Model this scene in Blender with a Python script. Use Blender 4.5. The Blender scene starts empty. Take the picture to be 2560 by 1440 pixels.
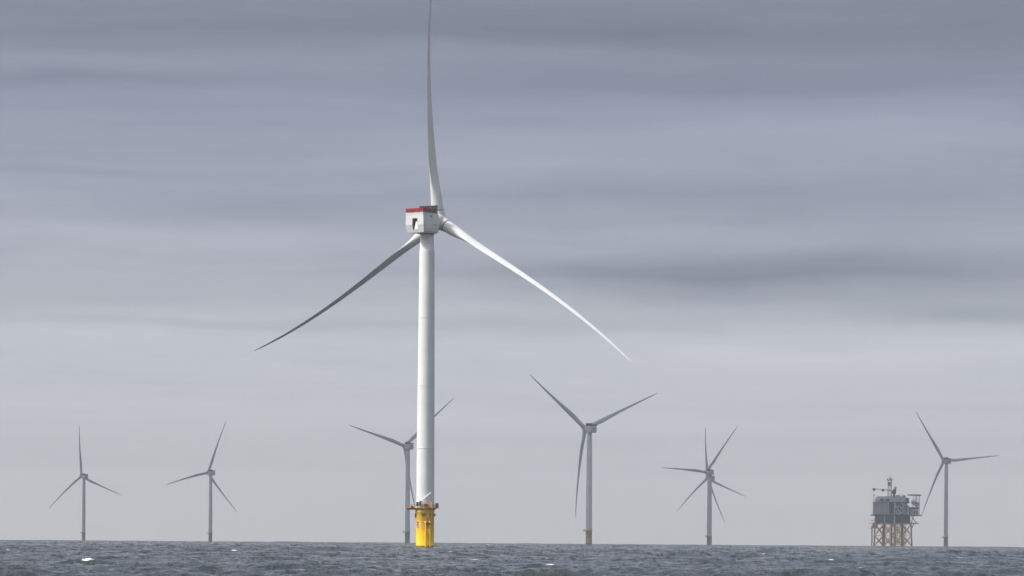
import bpy, math, random
import numpy as np
from mathutils import Vector, Matrix

D = math.pi / 180
S = bpy.context.scene
COL = S.collection
random.seed(7)

# ------------------------------------------------------------------ camera
FOCAL = 10000.0          # long telephoto, in units of the 2560-pixel-wide photograph
ROLL = 0.0070            # the photograph is held 0.4 degrees off level
EYE = 3.1                # a small boat, just above the water
EYE_ROW = 1349.5         # photo row at eye level; the sea's edge dips a little below it
EARTH = 7.4e6            # radius of the curved sea, refraction included
cam = bpy.data.cameras.new('camera')
cam.sensor_width = 36.0
cam.lens = 36.0 * FOCAL / 2560
cam.shift_y = (EYE_ROW - 720) / 2560
cam.clip_start = 1.0
cam.clip_end = 60000
cam_o = bpy.data.objects.new('camera', cam)
COL.objects.link(cam_o)
cam_o.matrix_world = Matrix(((math.cos(ROLL), -math.sin(ROLL), 0, 0), (0, 0, -1, 0),
                             (math.sin(ROLL), math.cos(ROLL), 0, EYE), (0, 0, 0, 1)))
S.camera = cam_o

# ------------------------------------------------------------------ light and exposure
SUN = Vector((-0.69, -0.19, 0.70)).normalized()      # direction to the sun: left, a little behind the camera
SUN_EL = math.asin(SUN.z)
SUN_ROT = math.atan2(SUN.x, SUN.y)
SUN_STRENGTH = 4.3
HAZE = 5.0e-5
S.view_settings.view_transform = 'Standard'
S.view_settings.look = 'None'
S.view_settings.exposure = 0
S.view_settings.gamma = 1
S.view_settings.use_curve_mapping = False
S.cycles.max_bounces = 6
S.cycles.volume_bounces = 1

sun = bpy.data.lights.new('sun', 'SUN')
sun.energy = SUN_STRENGTH
sun.angle = 10 * D          # seen through thin cloud, so its shadows are soft
sun.color = (1.0, 0.965, 0.91)
sun_o = bpy.data.objects.new('sun', sun)
COL.objects.link(sun_o)
sun_o.rotation_euler = SUN.to_track_quat('Z', 'Y').to_euler()
sun_o.location = (0, 0, 400)


def lin(*c):
    return tuple((x / 255 / 12.92) if x / 255 <= .04045 else ((x / 255 + .055) / 1.055) ** 2.4 for x in c)


class NT:
    """small helper for writing node trees"""

    def __init__(self, tree):
        self.t = tree

    def n(self, typ, **kw):
        nd = self.t.nodes.new(typ)
        for k, v in kw.items():
            setattr(nd, k, v)
        return nd

    def put(self, sock, v):
        if isinstance(v, bpy.types.NodeSocket):
            self.t.links.new(v, sock)
        else:
            sock.default_value = v

    def m(self, op, a, b=0.0, c=0.0):
        nd = self.n('ShaderNodeMath', operation=op)
        self.put(nd.inputs[0], a)
        self.put(nd.inputs[1], b)
        self.put(nd.inputs[2], c)
        return nd.outputs[0]

    def vec(self, x, y, z):
        nd = self.n('ShaderNodeCombineXYZ')
        for i, v in enumerate((x, y, z)):
            self.put(nd.inputs[i], v)
        return nd.outputs[0]

    def noise(self, vec, scale, detail=3, rough=.5, dist=0.0):
        nd = self.n('ShaderNodeTexNoise')
        self.put(nd.inputs['Vector'], vec)
        nd.inputs['Scale'].default_value = scale
        nd.inputs['Detail'].default_value = detail
        nd.inputs['Roughness'].default_value = rough
        nd.inputs['Distortion'].default_value = dist
        return nd.outputs[0]

    def ramp(self, fac, stops):
        nd = self.n('ShaderNodeValToRGB')
        cr = nd.color_ramp
        cr.interpolation = 'EASE' if len(stops) < 3 else 'LINEAR'
        while len(cr.elements) < len(stops):
            cr.elements.new(.5)
        for e, (p, c) in zip(cr.elements, stops):
            e.position = p
            e.color = (*c, 1) if len(c) == 3 else c
        self.put(nd.inputs[0], fac)
        return nd.outputs[0]

    def maprange(self, v, a, b, c, d, mode='SMOOTHSTEP'):
        nd = self.n('ShaderNodeMapRange', interpolation_type=mode)
        for i, x in enumerate((v, a, b, c, d)):
            self.put(nd.inputs[i], x)
        return nd.outputs[0]

    def mix(self, f, a, b, blend='MIX'):
        nd = self.n('ShaderNodeMix', data_type='RGBA', blend_type=blend)
        self.put(nd.inputs[0], f)
        self.put(nd.inputs[6], a)
        self.put(nd.inputs[7], b)
        return nd.outputs[2]


# ------------------------------------------------------------------ sky: layered stratocumulus over a clear daylight sky
STRENGTH = 0.1
W = bpy.data.worlds.new('World')
S.world = W
W.use_nodes = True
T = NT(W.node_tree)
W.node_tree.nodes.clear()
tc = T.n('ShaderNodeTexCoord')
sep = T.n('ShaderNodeSeparateXYZ')
T.put(sep.inputs[0], tc.outputs['Generated'])
el = T.m('ARCSINE', sep.outputs[2])
az = T.m('ARCTAN2', sep.outputs[0], sep.outputs[1])
# bands tilt and wander a little
warp = T.noise(T.vec(T.m('MULTIPLY', az, 5.0), T.m('MULTIPLY', el, 22.0), 0.3), 1.0, 3, .5)
elw = T.m('ADD', el, T.m('MULTIPLY', T.m('SUBTRACT', warp, .5), .016))
warp2 = T.noise(T.vec(T.m('MULTIPLY', az, 18.0), T.m('MULTIPLY', el, 90.0), 4.1), 1.0, 4, .55)
elw = T.m('ADD', elw, T.m('MULTIPLY', T.m('SUBTRACT', warp2, .5), .0045))
low = T.ramp(T.m('DIVIDE', elw, 0.2), [
    (0.000, lin(210, 211, 212)), (0.150, lin(207, 210, 216)), (0.255, lin(195, 199, 207)),
    (0.335, lin(168, 173, 186)), (0.430, lin(152, 158, 176)), (0.530, lin(139, 146, 166)),
    (0.625, lin(123, 130, 148)), (1.000, lin(124, 131, 149))])
streaks = [  # azimuth and elevation of a cloud bank (as photo column and row), half sizes, how much lighter or darker
    (1500, 85, 520, 38, -.10), (150, 212, 260, 20, -.11), (320, 168, 640, 24, .12), (1300, 145, 460, 24, .07),
    (1800, 222, 620, 46, -.12), (2150, 330, 560, 58, .12), (1250, 390, 330, 58, .07), (1900, 508, 760, 38, -.14),
    (560, 528, 380, 32, -.11), (400, 592, 420, 34, .11), (1700, 670, 600, 22, -.11), (2150, 648, 680, 24, -.12), (2000, 680, 820, 60, -.09), (2250, 722, 520, 34, -.09),
    (2440, 768, 260, 17, -.13), (1600, 715, 460, 38, -.07), (2300, 850, 620, 50, .08), (900, 800, 640, 13, -.06),
    (620, 768, 400, 14, .05), (2450, 100, 220, 60, -.06), (150, 446, 260, 9, -.05), (700, 100, 500, 26, -.04)]
tot = 1.0
for (px, py, sx, sy, amp) in streaks:
    du = T.m('MULTIPLY', T.m('SUBTRACT', az, (px - 1280) / FOCAL), FOCAL / sx)
    dv = T.m('MULTIPLY', T.m('SUBTRACT', elw, (EYE_ROW - py + (px - 1280) * ROLL) / FOCAL), FOCAL / sy)
    q = T.m('ADD', T.m('MULTIPLY', du, du), T.m('MULTIPLY', dv, dv))
    g = T.m('EXPONENT', T.m('MULTIPLY', q, -.7))
    tot = T.m('MULTIPLY_ADD', g, amp * 1.45, tot)
fine = T.noise(T.vec(T.m('MULTIPLY', az, 8.0), T.m('MULTIPLY', elw, 105.0), 1.7), 1.0, 6, .6, .4)
lines = T.noise(T.vec(T.m('MULTIPLY', az, 4.0), T.m('MULTIPLY', elw, 210.0), 3.3), 1.0, 4, .6, .3)
lump = T.noise(T.vec(T.m('MULTIPLY', az, 45.0), T.m('MULTIPLY', elw, 230.0), 7.7), 1.0, 5, .6, .6)
fade = T.maprange(el, .005, .06, .25, 1.0)
tot = T.m('ADD', tot, T.m('MULTIPLY', T.m('ADD', T.m('MULTIPLY', T.m('SUBTRACT', fine, .5), .30), T.m('ADD', T.m('MULTIPLY', T.m('SUBTRACT', lines, .5), .20), T.m('MULTIPLY', T.m('SUBTRACT', lump, .5), .14))), fade))
tint = T.vec(T.m('POWER', tot, 1.12), tot, T.m('POWER', tot, .84))     # thicker cloud is bluer
lowc = T.mix(1.0, low, tint, 'MULTIPLY')
# higher up the overcast thins and brightens towards the zenith, as an overcast sky does
high_n = T.noise(tc.outputs['Generated'], 3.0, 5, .55)
high = T.mix(high_n, (.80, .85, .93, 1), (1.30, 1.33, 1.38, 1))
# and most of all round the veiled sun
dt = T.n('ShaderNodeVectorMath', operation='DOT_PRODUCT')
T.put(dt.inputs[0], tc.outputs['Generated'])
dt.inputs[1].default_value = SUN
glow = T.m('POWER', T.m('MAXIMUM', dt.outputs['Value'], 0.0), 5.0)
high = T.mix(T.m('MULTIPLY', glow, .8), high, (3.4, 3.3, 3.1, 1))
cl = T.mix(T.m('MAXIMUM', T.maprange(el, .35, 1.25, 0, 1), T.m('MULTIPLY', T.maprange(el, .15, .4, 0, 1), T.m('MINIMUM', T.m('MULTIPLY', glow, 2.0), 1.0))), lowc, high)
cl10 = T.mix(1.0, cl, (1 / STRENGTH,) * 3 + (1,), 'MULTIPLY')
nish = T.n('ShaderNodeTexSky', sky_type='NISHITA')
nish.sun_disc = False
nish.sun_elevation = SUN_EL
nish.sun_rotation = SUN_ROT
skyc = T.mix(.06, cl10, nish.outputs[0])
bg = T.n('ShaderNodeBackground')
bg.inputs[1].default_value = STRENGTH
T.put(bg.inputs[0], skyc)
out = T.n('ShaderNodeOutputWorld')
T.put(out.inputs[0], bg.outputs[0])


# ------------------------------------------------------------------ mesh helpers
class MB:
    def __init__(self):
        self.v = []
        self.f = []
        self.s = []

    def add(self, verts, faces, smooth=False):
        o = len(self.v)
        self.v += [tuple(p) for p in verts]
        self.f += [tuple(i + o for i in f) for f in faces]
        self.s += [smooth] * len(faces)
        return self

    def box(self, x0, x1, y0, y1, z0, z1, M=None):
        c = [Vector((x, y, z)) for z in (z0, z1) for y in (y0, y1) for x in (x0, x1)]
        if M is not None:
            c = [M @ p for p in c]
        return self.add(c, [(0, 2, 3, 1), (4, 5, 7, 6), (0, 1, 5, 4), (2, 6, 7, 3), (0, 4, 6, 2), (1, 3, 7, 5)])

    def tube(self, a, b, r0, r1=None, n=10, caps=True):
        a, b = Vector(a), Vector(b)
        r1 = r0 if r1 is None else r1
        q = (b - a).to_track_quat('Z', 'Y')
        vs = []
        for p, r in ((a, r0), (b, r1)):
            for i in range(n):
                t = 2 * math.pi * i / n
                vs.append(p + q @ Vector((math.cos(t) * r, math.sin(t) * r, 0)))
        self.add(vs, [(i, (i + 1) % n, n + (i + 1) % n, n + i) for i in range(n)], True)
        if caps:
            self.add(vs[:n], [tuple(range(n - 1, -1, -1))])
            self.add(vs[n:], [tuple(range(n))])
        return self

    def pipe(self, pts, r, n=6):
        for a, b in zip(pts[:-1], pts[1:]):
            self.tube(a, b, r, n=n)
        return self

    def lathe(self, prof, n=32, axis='Z', smooth=True, close=True):
        """prof: list of (r, h) along the axis"""
        vs = []
        for r, h in prof:
            for i in range(n):
                t = 2 * math.pi * i / n
                vs.append((r * math.cos(t), r * math.sin(t), h) if axis == 'Z' else (r * math.cos(t), h, -r * math.sin(t)))
        fs = []
        for k in range(len(prof) - 1):
            for i in range(n):
                j = (i + 1) % n
                fs.append((k * n + i, k * n + j, (k + 1) * n + j, (k + 1) * n + i))
        self.add(vs, fs, smooth)
        if close:
            self.add(vs[:n], [tuple(range(n - 1, -1, -1))])
            self.add(vs[-n:], [tuple(range(n))])
        return self

    def mesh(self, name, mat):
        me = bpy.data.meshes.new(name)
        me.from_pydata(self.v, [], self.f)
        me.polygons.foreach_set('use_smooth', self.s)
        me.materials.append(mat)
        me.update()
        return me


def link(name, me, parent=None, M=None):
    o = bpy.data.objects.new(name, me)
    COL.objects.link(o)
    if parent is not None:
        o.parent = parent
    if M is not None:
        o.matrix_basis = M
    return o


def obj(name, mb, mat, parent=None, M=None):
    return link(name, mb.mesh(name, mat), parent, M)


def thing(name, loc, label, cat, group=None):
    o = link(name, None)
    o.location = loc
    o['label'] = label
    o['category'] = cat
    if group:
        o['group'] = group
    return o


# ------------------------------------------------------------------ materials
def paint(name, col, rough=.45, var=.06, scale=.4, streak=0.0, streak_col=(.25, .2, .14), spec=.4):
    """weathered paint: slow colour variation, fine grain and, if asked, rain or rust streaks running down"""
    m = bpy.data.materials.new(name)
    m.use_nodes = True
    t = NT(m.node_tree)
    b = m.node_tree.nodes['Principled BSDF']
    co = t.n('ShaderNodeTexCoord').outputs['Object']
    big = t.noise(co, scale, 4, .6)
    c0 = tuple(max(0, x * (1 - var)) for x in col) + (1,)
    c1 = tuple(min(.95, x * (1 + var)) for x in col) + (1,)
    c = t.mix(t.maprange(big, .3, .7, 0, 1), c0, c1)
    if streak:
        mp = t.n('ShaderNodeMapping')
        mp.inputs['Scale'].default_value = (1.6, 1.6, .09)
        t.put(mp.inputs['Vector'], co)
        st = t.noise(mp.outputs[0], 1.0, 5, .62)
        c = t.mix(t.m('MULTIPLY', t.maprange(st, .54, .76, 0, 1), streak), c, streak_col + (1,))
    t.put(b.inputs['Base Color'], c)
    t.put(b.inputs['Roughness'], t.maprange(t.noise(co, scale * 6, 3, .6), .2, .8, rough - .08, rough + .1))
    b.inputs['Specular IOR Level'].default_value = spec
    return m


M_TOWER = paint('tower_paint', (.70, .71, .71), .42, .05, .12, .22, (.5, .49, .46))
M_BLADE = paint('blade_gelcoat', (.65, .66, .665), .5, .04, .08, .12, (.42, .42, .41), .15)
M_NAC = paint('nacelle_shell', (.63, .64, .635), .45, .04, .25, .12, (.5, .49, .45))
M_YEL = paint('yellow_marine_paint', (.93, .58, .004), .5, .05, .35, .14, (.45, .22, .02), .2)
M_YDK = paint('worn_yellow_steel', (.58, .36, .06), .6, .15, .8, .5, (.16, .08, .03))
M_INNER = paint('hatch_interior', (.16, .17, .17), .6, .1, .5)
M_DULL = paint('faded_foundation_paint', (.40, .345, .27), .6, .12, .35, .4, (.22, .19, .15))  # greyer, duller base colour for the farther foundations
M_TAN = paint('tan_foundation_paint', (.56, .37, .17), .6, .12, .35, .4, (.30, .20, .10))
M_JOINT = paint('tower_joint_paint', (.63, .64, .64), .5, .05, .3)
M_WEED = paint('weed_and_rust', (.10, .075, .02), .5, .3, 1.5)
M_RUST = paint('rusty_brown_steel', (.13, .065, .025), .7, .2, 1.2)
M_DARK = paint('dark_grey_steel', (.02, .021, .024), .65, .12, .8)
M_MESH = paint('cooler_core_and_shaded_slats', (.055, .022, .02), .7, .2, 1.0)
M_RED = paint('red_safety_panel', (.27, .002, .012), .6, .08, .6, spec=.2)
M_WHITE = paint('white_paint', (.80, .80, .80), .4, .03, .5)
M_GREY = paint('grey_paint', (.36, .37, .38), .5, .08, .5)
M_ORANGE = paint('orange_sign_paint', (.80, .16, .05), .5, .05, .8)
M_TEXT = paint('sign_lettering', (.16, .02, .015), .6, .05, .8)
M_SEAL = paint('black_seal', (.05, .052, .055), .6, .1, .8)
M_TOPS = paint('substation_cladding', (.34, .355, .395), .5, .08, .12, .25, (.12, .12, .13))
M_TOPD = paint('substation_dark_cladding', (.10, .108, .135), .55, .1, .12, .2, (.06, .06, .07))
M_TOPL = paint('substation_pale_cladding', (.56, .58, .62), .5, .07, .12, .2, (.22, .22, .23))
M_JACK = paint('jacket_ochre_steel', (.60, .35, .12), .6, .18, .25, .55, (.15, .085, .05))
M_DECK = paint('deck_steel', (.085, .085, .09), .6, .15, .4)


# ------------------------------------------------------------------ sea
def sea_material():
    m = bpy.data.materials.new('sea_water')
    m.use_nodes = True
    t = NT(m.node_tree)
    b = m.node_tree.nodes['Principled BSDF']
    geo = t.n('ShaderNodeNewGeometry').outputs['Position']
    at = t.n('ShaderNodeAttribute', attribute_name='foam').outputs['Fac']
    lace = t.noise(geo, 2.2, 6, .7)
    foam = t.m('MULTIPLY', at, t.maprange(lace, .25, .55, .35, 1.0), )
    foam = t.maprange(foam, .15, .7, 0, 1)
    tint = t.noise(geo, .03, 3, .5)
    water = t.mix(tint, (.010, .018, .021, 1), (.015, .025, .028, 1))
    t.put(b.inputs['Base Color'], t.mix(foam, water, (.82, .84, .86, 1)))
    t.put(b.inputs['Roughness'], t.m('MULTIPLY_ADD', foam, .5, .12))
    b.inputs['IOR'].default_value = 1.333
    # wavelets too small for the mesh: their slopes, straight from noise, tilt the surface normal
    tilt = None
    for sc, det, k in ((.55, 4, 1.7), (1.7, 4, 1.5), (5.0, 3, .7)):
        nd = t.n('ShaderNodeTexNoise')
        mp = t.n('ShaderNodeMapping')           # drawn out along the wind
        mp.inputs['Rotation'].default_value = (0, 0, .25 - .2 * sc)
        mp.inputs['Scale'].default_value = (1.0, .17, 1.0)
        t.put(mp.inputs['Vector'], geo)
        t.put(nd.inputs['Vector'], mp.outputs[0])
        nd.inputs['Scale'].default_value = sc
        nd.inputs['Detail'].default_value = det
        nd.inputs['Roughness'].default_value = .6
        v0 = t.n('ShaderNodeVectorMath', operation='SUBTRACT')
        t.put(v0.inputs[0], nd.outputs['Color'])
        v0.inputs[1].default_value = (.5, .5, .5)
        va = t.n('ShaderNodeVectorMath', operation='ABSOLUTE')
        t.put(va.inputs[0], v0.outputs[0])
        v1 = t.n('ShaderNodeVectorMath', operation='MULTIPLY')        # mostly gentle slopes with a few steep faces
        t.put(v1.inputs[0], v0.outputs[0])
        t.put(v1.inputs[1], va.outputs[0])
        v = t.n('ShaderNodeVectorMath', operation='MULTIPLY')
        t.put(v.inputs[0], v1.outputs[0])
        v.inputs[1].default_value = (k * 14, k * 14, 0)
        if tilt is None:
            tilt = v.outputs[0]
        else:
            ad = t.n('ShaderNodeVectorMath', operation='ADD')
            t.put(ad.inputs[0], tilt)
            t.put(ad.inputs[1], v.outputs[0])
            tilt = ad.outputs[0]
    # gusts roughen the water in patches; near the boat the mesh itself carries most of the waves
    gust = t.maprange(t.noise(geo, .011, 3, .5), .35, .65, .6, 1.25)
    unres = t.n('ShaderNodeAttribute', attribute_name='unresolved').outputs['Fac']
    sc_ = t.n('ShaderNodeVectorMath', operation='SCALE')
    t.put(sc_.inputs[0], tilt)
    t.put(sc_.inputs['Scale'], t.m('MULTIPLY', gust, t.m('MULTIPLY_ADD', unres, .55, .54)))
    tilt = sc_.outputs[0]
    ad = t.n('ShaderNodeVectorMath', operation='ADD')
    t.put(ad.inputs[0], tilt)
    t.put(ad.inputs[1], t.n('ShaderNodeNewGeometry').outputs['Normal'])
    nm = t.n('ShaderNodeVectorMath', operation='NORMALIZE')
    t.put(nm.inputs[0], ad.outputs[0])
    t.put(b.inputs['Normal'], nm.outputs[0])
    return m


def wave_tile(L, N, lmin, lmax, rms, wind, spread, seed):
    """a periodic patch of wind sea: height and choppy horizontal displacement, plus the fold (Jacobian)"""
    rng = np.random.default_rng(seed)
    k1 = 2 * np.pi * np.fft.fftfreq(N, L / N)
    kx, ky = np.meshgrid(k1, k1, indexing='ij')
    k = np.hypot(kx, ky)
    k[0, 0] = 1
    lam = 2 * np.pi / k
    cosw = (kx * wind[0] + ky * wind[1]) / k
    amp = k ** -2.0 * (spread + (1 - spread) * cosw ** 2) * ((lam > lmin) & (lam < lmax))
    amp[0, 0] = 0
    ph = rng.normal(size=(N, N)) + 1j * rng.normal(size=(N, N))
    H = amp * ph
    h = np.fft.ifft2(H).real
    sc = rms / h.std()
    H = H * sc
    dx = np.fft.ifft2(1j * kx / k * H).real
    dy = np.fft.ifft2(1j * ky / k * H).real
    jxx = np.fft.ifft2(-kx * kx / k * H).real
    jyy = np.fft.ifft2(-ky * ky / k * H).real
    return dict(L=L, N=N, h=h * sc, dx=dx, dy=dy, j=jxx + jyy)


def sample(tile, key, x, y):
    N = tile['N']
    u = (x / tile['L'] * N) % N
    v = (y / tile['L'] * N) % N
    i = u.astype(np.int64) % N
    j = v.astype(np.int64) % N
    fu = u - np.floor(u)
    fv = v - np.floor(v)
    a = tile[key]
    i1 = (i + 1) % N
    j1 = (j + 1) % N
    return (a[i, j] * (1 - fu) + a[i1, j] * fu) * (1 - fv) + (a[i, j1] * (1 - fu) + a[i1, j1] * fu) * fv


def build_sea():
    wind = np.array([.45, -.89])
    fine_az = np.linspace(-.165, .165, 520)
    side = np.concatenate([np.linspace(.165, .45, 14)[1:], np.linspace(.45, math.pi, 22)[1:]])
    azs = np.concatenate([-side[::-1][1:], fine_az, side])      # the seam at pi closes by wrapping
    near = np.geomspace(1.5, 170, 40)
    r1 = np.geomspace(170, 1300, 1120)
    r2 = np.concatenate([np.geomspace(1300, 7500, 500), np.geomspace(7500, 15000, 12)[1:]])
    rs = np.concatenate([[0.02], near, r1[1:], r2[1:]])
    A, R = np.meshgrid(azs, rs, indexing='ij')
    na, nr = A.shape
    X = (np.sin(A) * R)
    Y = (np.cos(A) * R)
    daz = np.abs(np.gradient(azs))[:, None] * R
    dr = np.broadcast_to(np.gradient(rs)[None, :], R.shape)
    sp = np.maximum(daz, dr)
    Z = np.zeros_like(X)
    DX = np.zeros_like(X)
    DY = np.zeros_like(X)
    J = np.zeros_like(X)
    unres = np.zeros_like(X)
    bands = [(701.0, 256, 18, 110, .42, .15, 1, 18), (173.0, 512, 4.5, 18, .20, .22, 2, 4.5), (47.0, 512, 1.1, 4.5, .07, .35, 3, 1.4)]
    th = .35
    for (L, N, l0, l1, rms, spread, seed, lref) in bands:
        t = wave_tile(L, N, l0, l1, rms, wind, spread, seed)
        c, s = math.cos(th * seed), math.sin(th * seed)       # tiles turned against each other so nothing repeats
        xr, yr = X * c + Y * s, -X * s + Y * c
        w = np.clip(1.6 - sp / (lref * .8), 0, 1)
        if lref < 10:
            unres = unres + .5 * (1 - w)
        gust = .75 + .5 * sample(wave_tile(1900.0, 64, 150, 900, .35, wind, .5, 11 + seed), 'h', X, Y)
        w = w * np.clip(gust, .35, 1.4)
        Z += w * sample(t, 'h', xr, yr)
        dx, dy = sample(t, 'dx', xr, yr), sample(t, 'dy', xr, yr)
        DX -= w * (dx * c - dy * s)
        DY -= w * (dx * s + dy * c)
        J += w * sample(t, 'j', xr, yr)
    foam = np.clip((-J - .70) / .35, 0, 1) * np.clip(R / 120, 0, 1)
    Z = Z + .10 * np.clip(Z, 0, None)
    # the larger breaking crests of the moment
    rag = sample(wave_tile(23.0, 256, .25, 2.2, 1.0, wind, .6, 31), 'h', X, Y)
    rng = np.random.default_rng(5)
    small = []
    while len(small) < 70:
        cy = float(430 * (3000 / 430) ** rng.random())
        cx = float((rng.random() - .5) * .3 * cy)
        small.append((cx, cy, .25 + .0006 * cy + .4 * rng.random(), .7 + .0012 * cy, .06, .45 + .5 * rng.random()))
    for (cx, cy, sx, sy, hh, st) in small + [(-51, 480, 1.0, 1.0, .2, 1.5), (-4.7, 519, .75, .9, .2, 1.3), (1.9, 930, .7, 1.6, .25, .9), (5.5, 580, .35, .8, .2, 1.0),
                                     (-11, 700, 1.5, 1.6, .22, .7), (47, 590, .5, .9, .22, .8), (93, 930, 1.6, 2, .3, .75), (92, 780, .6, 1.2, .22, .8),
                                     (37, 420, .45, .8, .2, .9), (26, 505, .5, .9, .22, .8), (-150, 1560, 2.0, 3, .4, 1.0), (-72, 1630, 2.0, 3, .4, .9),
                                     (-60, 860, .8, 1.5, .25, .8), (-100, 790, .9, 1.4, .25, .9), (-22, 395, .3, .6, .15, .7), (60, 1200, 1.3, 2.5, .3, .8), (-85, 1150, 1.2, 2.2, .3, .8)]:
        ux = (X - cx) / sx
        uy = (Y - cy - .3 * ux ** 2 * sy) / sy
        g = np.exp(-ux ** 2 - uy ** 2)
        tail = np.exp(-(ux / 1.8) ** 2 - ((Y - cy - 1.5 * sy) / (2.2 * sy)) ** 2)      # spent foam left behind the crest
        if hh > .1:                                    # a breaking crest stands above its neighbours
            k = np.argmin((X - cx) ** 2 + (Y - cy) ** 2)
            Z += max(.1, .5 - Z.ravel()[k]) * np.exp(-((X - cx) / 4.5) ** 2 - ((Y - cy) / 2.6) ** 2)
        Z += .4 * hh * g
        foam = np.maximum(foam, np.clip(st * g * (.75 + .35 * rag), 0, 1))
        foam = np.maximum(foam, np.clip(.55 * tail * rag, 0, .6))
    # wash round the foot of the near foundation
    q = np.hypot(X + 33.3, Y - 1531)
    foam = np.maximum(foam, np.clip(np.exp(-((q - 4.0) / 1.3) ** 2) * (.45 + .6 * rag), 0, .85))
    X2, Y2 = X + .9 * DX, Y + .9 * DY
    Z = Z - (X ** 2 + Y ** 2) / (2 * EARTH)
    co = np.stack([X2, Y2, Z], -1).reshape(-1, 3).astype(np.float32)
    ii = np.arange(na)
    i0, j0 = np.meshgrid(ii, np.arange(nr - 1), indexing='ij')
    i1 = (i0 + 1) % na
    quads = np.stack([i0 * nr + j0, i0 * nr + j0 + 1, i1 * nr + j0 + 1, i1 * nr + j0], -1).reshape(-1, 4)
    me = bpy.data.meshes.new('sea')
    me.vertices.add(len(co))
    me.vertices.foreach_set('co', co.ravel())
    nq = len(quads)
    me.loops.add(nq * 4)
    me.loops.foreach_set('vertex_index', quads.ravel().astype(np.int32))
    me.polygons.add(nq)
    me.polygons.foreach_set('loop_start', np.arange(0, nq * 4, 4, dtype=np.int32))
    me.polygons.foreach_set('loop_total', np.full(nq, 4, dtype=np.int32))
    me.update(calc_edges=True)
    me.polygons.foreach_set('use_smooth', np.ones(nq, dtype=bool))
    a = me.attributes.new('unresolved', 'FLOAT', 'POINT')
    a.data.foreach_set('value', unres.ravel().astype(np.float32))
    a = me.attributes.new('foam', 'FLOAT', 'POINT')
    a.data.foreach_set('value', foam.ravel().astype(np.float32))
    me.materials.append(sea_material())
    o = link('sea', me)
    o['kind'] = 'structure'
    o['label'] = 'choppy dark grey open sea with scattered whitecaps'
    return o


build_sea()


# ------------------------------------------------------------------ wind turbines
def blade_mesh(beta, bend, power, length=100.0, root=4.3):
    """local axes: x = direction of rotation (e), y = upwind (n), z = span (b)"""
    mb = MB()
    ns, n = 56, 28
    rings = []
    for k in range(ns + 1):
        s = k / ns
        r = root + (length - root) * s
        chord = np.interp(s, [0, .04, .12, .2, .3, .45, .6, .75, .88, .95, .985, 1], [4.5, 4.5, 4.9, 5.2, 4.4, 3.25, 2.5, 1.9, 1.4, 1.0, .6, .2])
        tr = np.interp(s, [0, .04, .12, .2, .3, .45, .7, 1], [1, .99, .68, .44, .33, .25, .2, .17])
        tw = np.interp(s, [0, .1, .25, .45, .7, 1], [17, 15, 9, 4.5, 1.2, -.5]) * D
        circ = np.interp(s, [0, .04, .18, 1], [1, 1, 0, 0])
        b = beta + tw
        c = Vector((math.cos(b), math.sin(b), 0))
        p = Vector((-math.sin(b), math.cos(b), 0))
        pb = Vector((-math.sin(beta), math.cos(beta), 0)) * bend * s ** power
        off = np.interp(s, [0, .18, 1], [.5, .33, .3])
        ring = []
        for i in range(n):
            t = 2 * math.pi * i / n
            x = .5 + .5 * math.cos(t)                    # 0 trailing edge .. 1 leading edge
            xl = 1 - x
            ya = 5 * (.2969 * math.sqrt(max(xl, 0)) - .126 * xl - .3516 * xl ** 2 + .2843 * xl ** 3 - .1015 * xl ** 4)
            ya = math.copysign(ya, math.sin(t)) if abs(math.sin(t)) > 1e-6 else 0
            ya *= .62 if ya > 0 else 1.25                # flatter pressure side
            yc = .5 * math.sin(t)
            y = (circ * yc + (1 - circ) * ya * .54) * tr * chord
            ring.append(Vector((0, 0, r)) + c * ((x - 1 + off) * chord) + p * y + pb)
        rings.append(ring)
    vs = [v for ring in rings for v in ring]
    fs = [(k * n + i, k * n + (i + 1) % n, (k + 1) * n + (i + 1) % n, (k + 1) * n + i) for k in range(ns) for i in range(n)]
    mb.add(vs, fs, True)
    mb.add(rings[0], [tuple(range(n - 1, -1, -1))])
    mb.add(rings[-1], [tuple(range(n))])
    return mb.mesh('blade', M_BLADE)


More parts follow.
